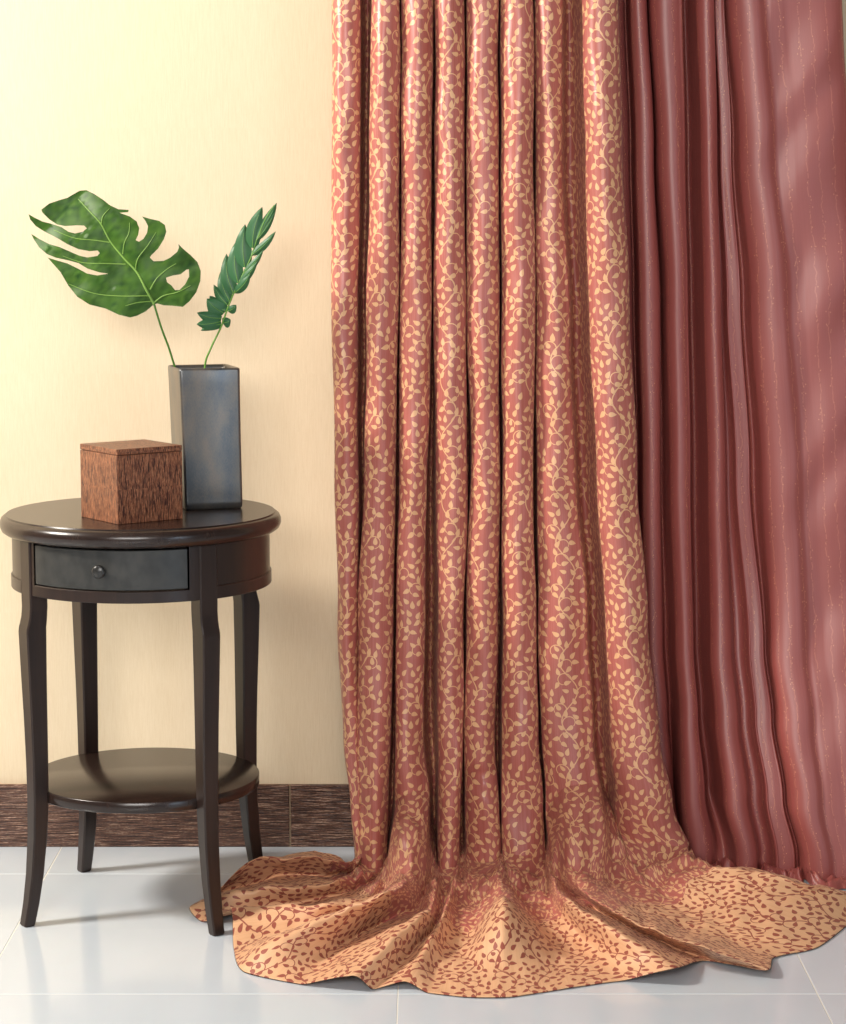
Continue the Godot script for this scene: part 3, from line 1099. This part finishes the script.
func build_satin_curtain() -> void:
	var folds := satin_folds()
	var per := 10
	var fwd := func(py: float) -> float: return 0.110 * smoothstep(540.0, 885.0, py)
	var noise := FastNoiseLite.new()
	noise.seed = 33
	noise.fractal_type = FastNoiseLite.FRACTAL_NONE
	noise.frequency = 1.0
	var rows := []
	var uvs := []
	var pys := []
	var py := -680.0
	while py < 0.0:
		pys.append(py)
		py += 34.0
	while py < 889.0:
		pys.append(py)
		py += 6.0
	var v := 0.0
	var last_y := 0.0
	var crests := crest_places(fold_profile(folds, SATIN_KEYS, 420.0, fwd, per), folds.size(), per)
	for q in pys:
		var pts := fold_profile(folds, SATIN_KEYS, q, fwd, per)
		var us := fold_u(pts, folds.size(), per, crests)
		var y := maxf(on_plane_z(423, q, 0.10 + 0.9 * fwd.call(q)).y, 0.004)
		if rows.size() > 0:
			v += last_y - y
		last_y = y
		var row := PackedVector3Array()
		var uv := PackedVector2Array()
		for k in pts.size():
			var p: Vector2 = pts[k]
			var f := float(k) / per
			var broad := smoothstep(46.0, 54.0, f)
			# slanting ripples over the broad right-hand fall
			var s := p.x * 11.0 - y * 8.0
			var dz := 0.002 * noise.get_noise_2d(f * 0.2, y * 2.5) + broad * 0.0042 * noise.get_noise_2d(s * 0.75, (p.x * 8.0 + y * 11.0) * 0.15)
			row.append(Vector3(p.x + 0.0012 * noise.get_noise_2d(f * 0.1 + 9.0, y * 2.0), y, p.y + dz))
			uv.append(Vector2(us[k] / 0.3, v / 0.6))
		rows.append(row)
		uvs.append(uv)
	# the end that lies on the floor
	var foot: PackedVector3Array = rows[-1]
	for r in 14:
		var row := PackedVector3Array()
		var uv := PackedVector2Array()
		var g := (r + 1) / 14.0
		for c in foot.size():
			var p := foot[c]
			var f := float(c) / per
			var h := 0.020 * sin(g * PI) * (0.5 + 0.8 * absf(noise.get_noise_2d(f * 0.25, 3.0))) + 0.006 * noise.get_noise_2d(f * 0.5, g * 2.0) * sin(g * PI)
			row.append(Vector3(p.x + 0.02 * g * (p.x - 0.4), maxf(0.003, p.y * (1.0 - g) + h), p.z + 0.05 * g + 0.02 * g * noise.get_noise_2d(f * 0.2, 8.0)))
			uv.append(uvs[-1 - r][c] + Vector2(0, 0.09 * g) if r == 0 else uvs[-1][c] + Vector2(0, 0.006))
		rows.append(row)
		uvs.append(uv)
	var t := thing("satin_curtain", "plain dusky-rose satin curtain with thin couched gold threads, behind the patterned one", "curtain")
	var m := plain(Color.WHITE, 0.44, 0.62)
	m.albedo_texture = tex(satin_image(512, 1024))
	part("drape", sheet(rows, uvs, 0, rows.size() - 1), m, t)

# ---------------------------------------------------------------- the cut leaf
var blade_noise := FastNoiseLite.new()

func leaf_depth(p: Vector2, rib: PackedVector2Array) -> float:
	# p in photograph pixels; the blade leans back at its tip and falls away from the midrib
	var best := 1e9
	var along := 0.0
	for k in rib.size() - 1:
		var q := Geometry2D.get_closest_point_to_segment(p, rib[k], rib[k + 1])
		var d := q.distance_to(p)
		if d < best:
			best = d
			along = k + (q - rib[k]).length() / maxf((rib[k + 1] - rib[k]).length(), 1e-6)
	var lean := (along / (rib.size() - 1))
	var wave := blade_noise.get_noise_2d(p.x * 0.022, p.y * 0.022)
	return 0.285 - 0.040 * lean * lean + 0.00040 * best - 0.0000065 * best * best + 0.006 * wave

func leaf_point(p: Vector2, rib: PackedVector2Array, lift := 0.0) -> Vector3:
	return on_plane_z(p.x, p.y, leaf_depth(p, rib) + lift)

func crop_points(a: Array, s: float, o: Vector2) -> PackedVector2Array:
	var out := PackedVector2Array()
	for k in range(0, a.size(), 2):
		out.append(o + Vector2(a[k], a[k + 1]) / s)
	return out

func build_monstera() -> void:
	var s := 4.453
	var o := Vector2(20, 180)
	var outline := crop_points([595, 555, 560, 585, 520, 605, 490, 612, 440, 600, 380, 572, 310, 555, 255, 520, 215, 470, 180, 410, 140, 365, 123, 345, 160, 357, 210, 371, 255, 393, 300, 417, 345, 425, 392, 417,
		352, 411, 300, 394, 260, 370, 215, 358, 160, 346, 120, 330, 85, 300, 62, 265, 50, 240, 85, 262, 130, 285, 180, 300, 225, 320, 265, 337, 300, 345, 345, 338, 355, 325,
		346, 314, 310, 317, 260, 308, 210, 285, 165, 258, 110, 230, 70, 205, 45, 175, 38, 152, 60, 165, 100, 185, 140, 195, 185, 210, 215, 230, 245, 238, 280, 230, 298, 215,
		285, 203, 250, 202, 200, 205, 165, 198, 130, 175, 100, 145, 95, 132, 130, 105, 180, 88, 210, 80, 235, 65, 265, 48, 295, 45, 330, 62, 370, 88, 400, 112, 438, 130,
		484, 133, 482, 143, 444, 146, 490, 163, 520, 185, 531, 215, 526, 245, 515, 268, 530, 275, 550, 262, 566, 235, 570, 205, 557, 180, 543, 162, 580, 173, 620, 182, 645, 200, 652, 230, 640, 265, 615, 305, 585, 335, 578, 345,
		595, 362, 640, 360, 670, 345, 700, 320, 708, 300, 705, 285, 725, 305, 760, 335, 790, 365, 805, 405, 803, 450, 785, 500, 755, 540, 725, 565, 680, 560, 640, 558, 612, 550], s, o)
	var hole := crop_points([650, 435, 680, 425, 715, 420, 740, 400, 752, 398, 753, 430, 735, 465, 710, 490, 690, 490, 675, 470, 655, 455], s, o)
	var rib := crop_points([597, 553, 560, 485, 520, 410, 460, 345, 400, 270, 360, 195, 310, 140, 260, 85], s, o)
	rib = PackedVector2Array(spline(Array(rib), 5))
	blade_noise.seed = 6
	blade_noise.fractal_type = FastNoiseLite.FRACTAL_NONE
	blade_noise.frequency = 1.0
	var t := thing("split_leaf", "large glossy green split leaf with cut lobes standing in the vase", "leaf")
	# blade: the outline cut into small cells
	var noise := FastNoiseLite.new()
	noise.seed = 2
	noise.frequency = 0.09
	var st := SurfaceTool.new()
	st.begin(Mesh.PRIMITIVE_TRIANGLES)
	var cell := 4.0
	for i in 46:
		for j in 36:
			var x := 26.0 + i * cell
			var y := 188.0 + j * cell
			var sq := PackedVector2Array([Vector2(x, y), Vector2(x + cell, y), Vector2(x + cell, y + cell), Vector2(x, y + cell)])
			for piece in Geometry2D.intersect_polygons(sq, outline):
				for bit in Geometry2D.clip_polygons(piece, hole):
					var tri := Geometry2D.triangulate_polygon(bit)
					for k in range(0, tri.size(), 3):
						var abc := [bit[tri[k]], bit[tri[k + 1]], bit[tri[k + 2]]]
						if (abc[1] - abc[0]).cross(abc[2] - abc[0]) < 0.0:
							abc.reverse()
						for q in abc:
							var p0 := leaf_point(q, rib)
							var n := (leaf_point(q + Vector2(0, 0.6), rib) - p0).cross(leaf_point(q + Vector2(0.6, 0), rib) - p0).normalized()
							var mix := clampf(0.5 + 0.7 * noise.get_noise_2d(q.x * 1.3, q.y * 1.3) + 0.4 * noise.get_noise_2d(q.x * 4.0, q.y * 4.0 + 70.0), 0.0, 1.0)
							st.set_color(Color(0.010, 0.046, 0.004).lerp(Color(0.064, 0.145, 0.016), mix))
							st.set_normal(n)
							st.add_vertex(p0)
	var green := plain(Color.WHITE, 0.46, 0.35)
	green.vertex_color_use_as_albedo = true
	green.backlight_enabled = true
	green.backlight = Color(0.10, 0.14, 0.04)
	part("blade", st.commit(), green, t)
	var pale := plain(Color(0.46, 0.60, 0.26), 0.45)
	var rib_pts := []
	var rr := []
	var fine_rib := Array(rib)
	for k in fine_rib.size():
		rib_pts.append(leaf_point(fine_rib[k], rib, 0.0006))
		rr.append(lerpf(0.0022, 0.0006, float(k) / fine_rib.size()))
	part("midrib", tube(rib_pts, rr), pale, t, "pale green midrib")
	for v in [[575, 515, 450, 517, 330, 505, 215, 462], [590, 540, 530, 545, 470, 560], [470, 375, 380, 372, 280, 368, 190, 338], [400, 278, 330, 268, 240, 258, 150, 222], [580, 487, 610, 437, 655, 397, 695, 372], [514, 402, 525, 350, 570, 290, 606, 232], [458, 330, 465, 280, 485, 235, 488, 190], [362, 195, 370, 160, 398, 128], [598, 545, 640, 515, 700, 500, 760, 470]]:
		var pts := []
		var r := []
		var fine := spline(Array(crop_points(v, s, o)), 5)
		for k in fine.size():
			pts.append(leaf_point(fine[k], rib, 0.0004))
			r.append(lerpf(0.0011, 0.0004, float(k) / fine.size()))
		part("vein", tube(pts, r, 6), pale, t)
	# stalk, down into the vase
	var stalk := [leaf_point(rib[0], rib), on_plane_z(20 + 630 / s, 180 + 660 / s, 0.268), on_plane_z(20 + 662 / s, 180 + 745 / s, 0.252), on_plane_z(20 + 692 / s, 180 + 838 / s, 0.238), Vector3(-0.384, 0.82, 0.240), Vector3(-0.352, 0.668, 0.246)]
	var fine := spline(stalk, 6)
	var r2 := []
	for k in fine.size():
		r2.append(0.0017)
	part("stalk", tube(fine, r2), plain(Color(0.30, 0.50, 0.16), 0.45), t, "thin light green stalk")

# ---------------------------------------------------------------- the feathered leaf
func build_fern() -> void:
	var s := 5.69
	var o := Vector2(185, 190)
	var t := thing("feathered_leaf", "narrow blue-green leaf with many finger-like lobes standing in the vase", "leaf")
	var z_at := func(p: Vector2) -> float: return 0.254 + 0.00012 * (365.0 - p.y)
	var rach := crop_points([113, 1010, 145, 905, 205, 780, 240, 680, 272, 600, 320, 500, 372, 390, 412, 275, 455, 170, 505, 90], s, o)
	var green := plain(Color(0.20, 0.385, 0.23), 0.42, 0.45)
	green.backlight_enabled = true
	green.backlight = Color(0.08, 0.14, 0.06)
	var pale := plain(Color(0.40, 0.58, 0.22), 0.45)
	var pts := [Vector3(-0.342, 0.668, 0.252), Vector3(-0.350, 0.79, 0.253)]
	for p in rach:
		pts.append(on_plane_z(p.x, p.y, z_at.call(p)))
	var fine := spline(pts, 5)
	var rr := []
	for k in fine.size():
		rr.append(lerpf(0.0019, 0.0007, float(k) / fine.size()))
	part("stalk", tube(fine, rr), pale, t, "thin light green stalk")
	# lobes: foot, tip, half width, bow, depth of the tip
	var lobes := [
		[205, 765, 90, 800, 17, 8, 0.012], [205, 748, 66, 764, 24, -6, 0.02], [208, 730, 68, 698, 23, -10, 0.016], [222, 700, 124, 618, 30, -10, 0.012], [232, 690, 140, 602, 26, -12, 0.0], [243, 655, 163, 538, 17, -8, 0.0],
		[255, 635, 205, 458, 22, -14, -0.006], [275, 590, 236, 362, 26, -16, -0.004], [302, 530, 294, 288, 28, -16, -0.002], [340, 440, 342, 194, 32, -12, 0.0], [384, 330, 440, 96, 28, -16, 0.004], [408, 280, 522, 72, 20, 4, 0.0],
		[215, 755, 260, 738, 20, 6, 0.01], [245, 690, 292, 654, 16, 6, 0.012], [282, 585, 372, 476, 17, 10, 0.022], [305, 540, 414, 402, 14, 8, 0.022], [335, 475, 446, 340, 13, 8, 0.02], [378, 370, 516, 236, 15, 10, 0.016], [402, 290, 512, 126, 12, 8, 0.006]]
	for l in lobes:
		var a := o + Vector2(l[0], l[1]) / s
		var b := o + Vector2(l[2], l[3]) / s
		var w: float = 1.3 * l[4] / s
		var d := (b - a).normalized()
		var nrm := Vector2(-d.y, d.x)
		var st := SurfaceTool.new()
		st.begin(Mesh.PRIMITIVE_TRIANGLES)
		st.set_smooth_group(0)
		var za: float = z_at.call(a)
		var rows := []
		for k in 11:
			var g := k / 10.0
			var half: float = w * (0.35 * (1.0 - g) + pow(sin(PI * pow(g, 0.75)), 0.75)) * (1.0 if g < 1.0 else 0.0) + 0.05
			var mid: Vector2 = a.lerp(b, g) + nrm * (l[5] / s) * sin(g * PI)
			var z: float = za + l[6] * g - 0.006 * g * g
			var row := []
			for j in 5:
				var e := (j - 2) / 2.0
				var q: Vector2 = mid + nrm * half * e
				row.append(on_plane_z(q.x, q.y, z - 0.0035 * absf(e) * (1.0 if w > 2.0 else 0.6) + 0.0012))
			rows.append(row)
		for k in 10:
			for j in 4:
				for p in [rows[k][j], rows[k][j + 1], rows[k + 1][j + 1], rows[k][j], rows[k + 1][j + 1], rows[k + 1][j]]:
					st.add_vertex(p)
		st.index()
		st.generate_normals()
		var lobe := part("lobe", st.commit(), green, t)
		var vein := []
		var vr := []
		for k in range(0, 9):
			vein.append(rows[k][2] + Vector3(0, 0, 0.0003))
			vr.append(lerpf(0.0006, 0.0003, k / 8.0))
		part("vein", tube(vein, vr, 5), pale, lobe)
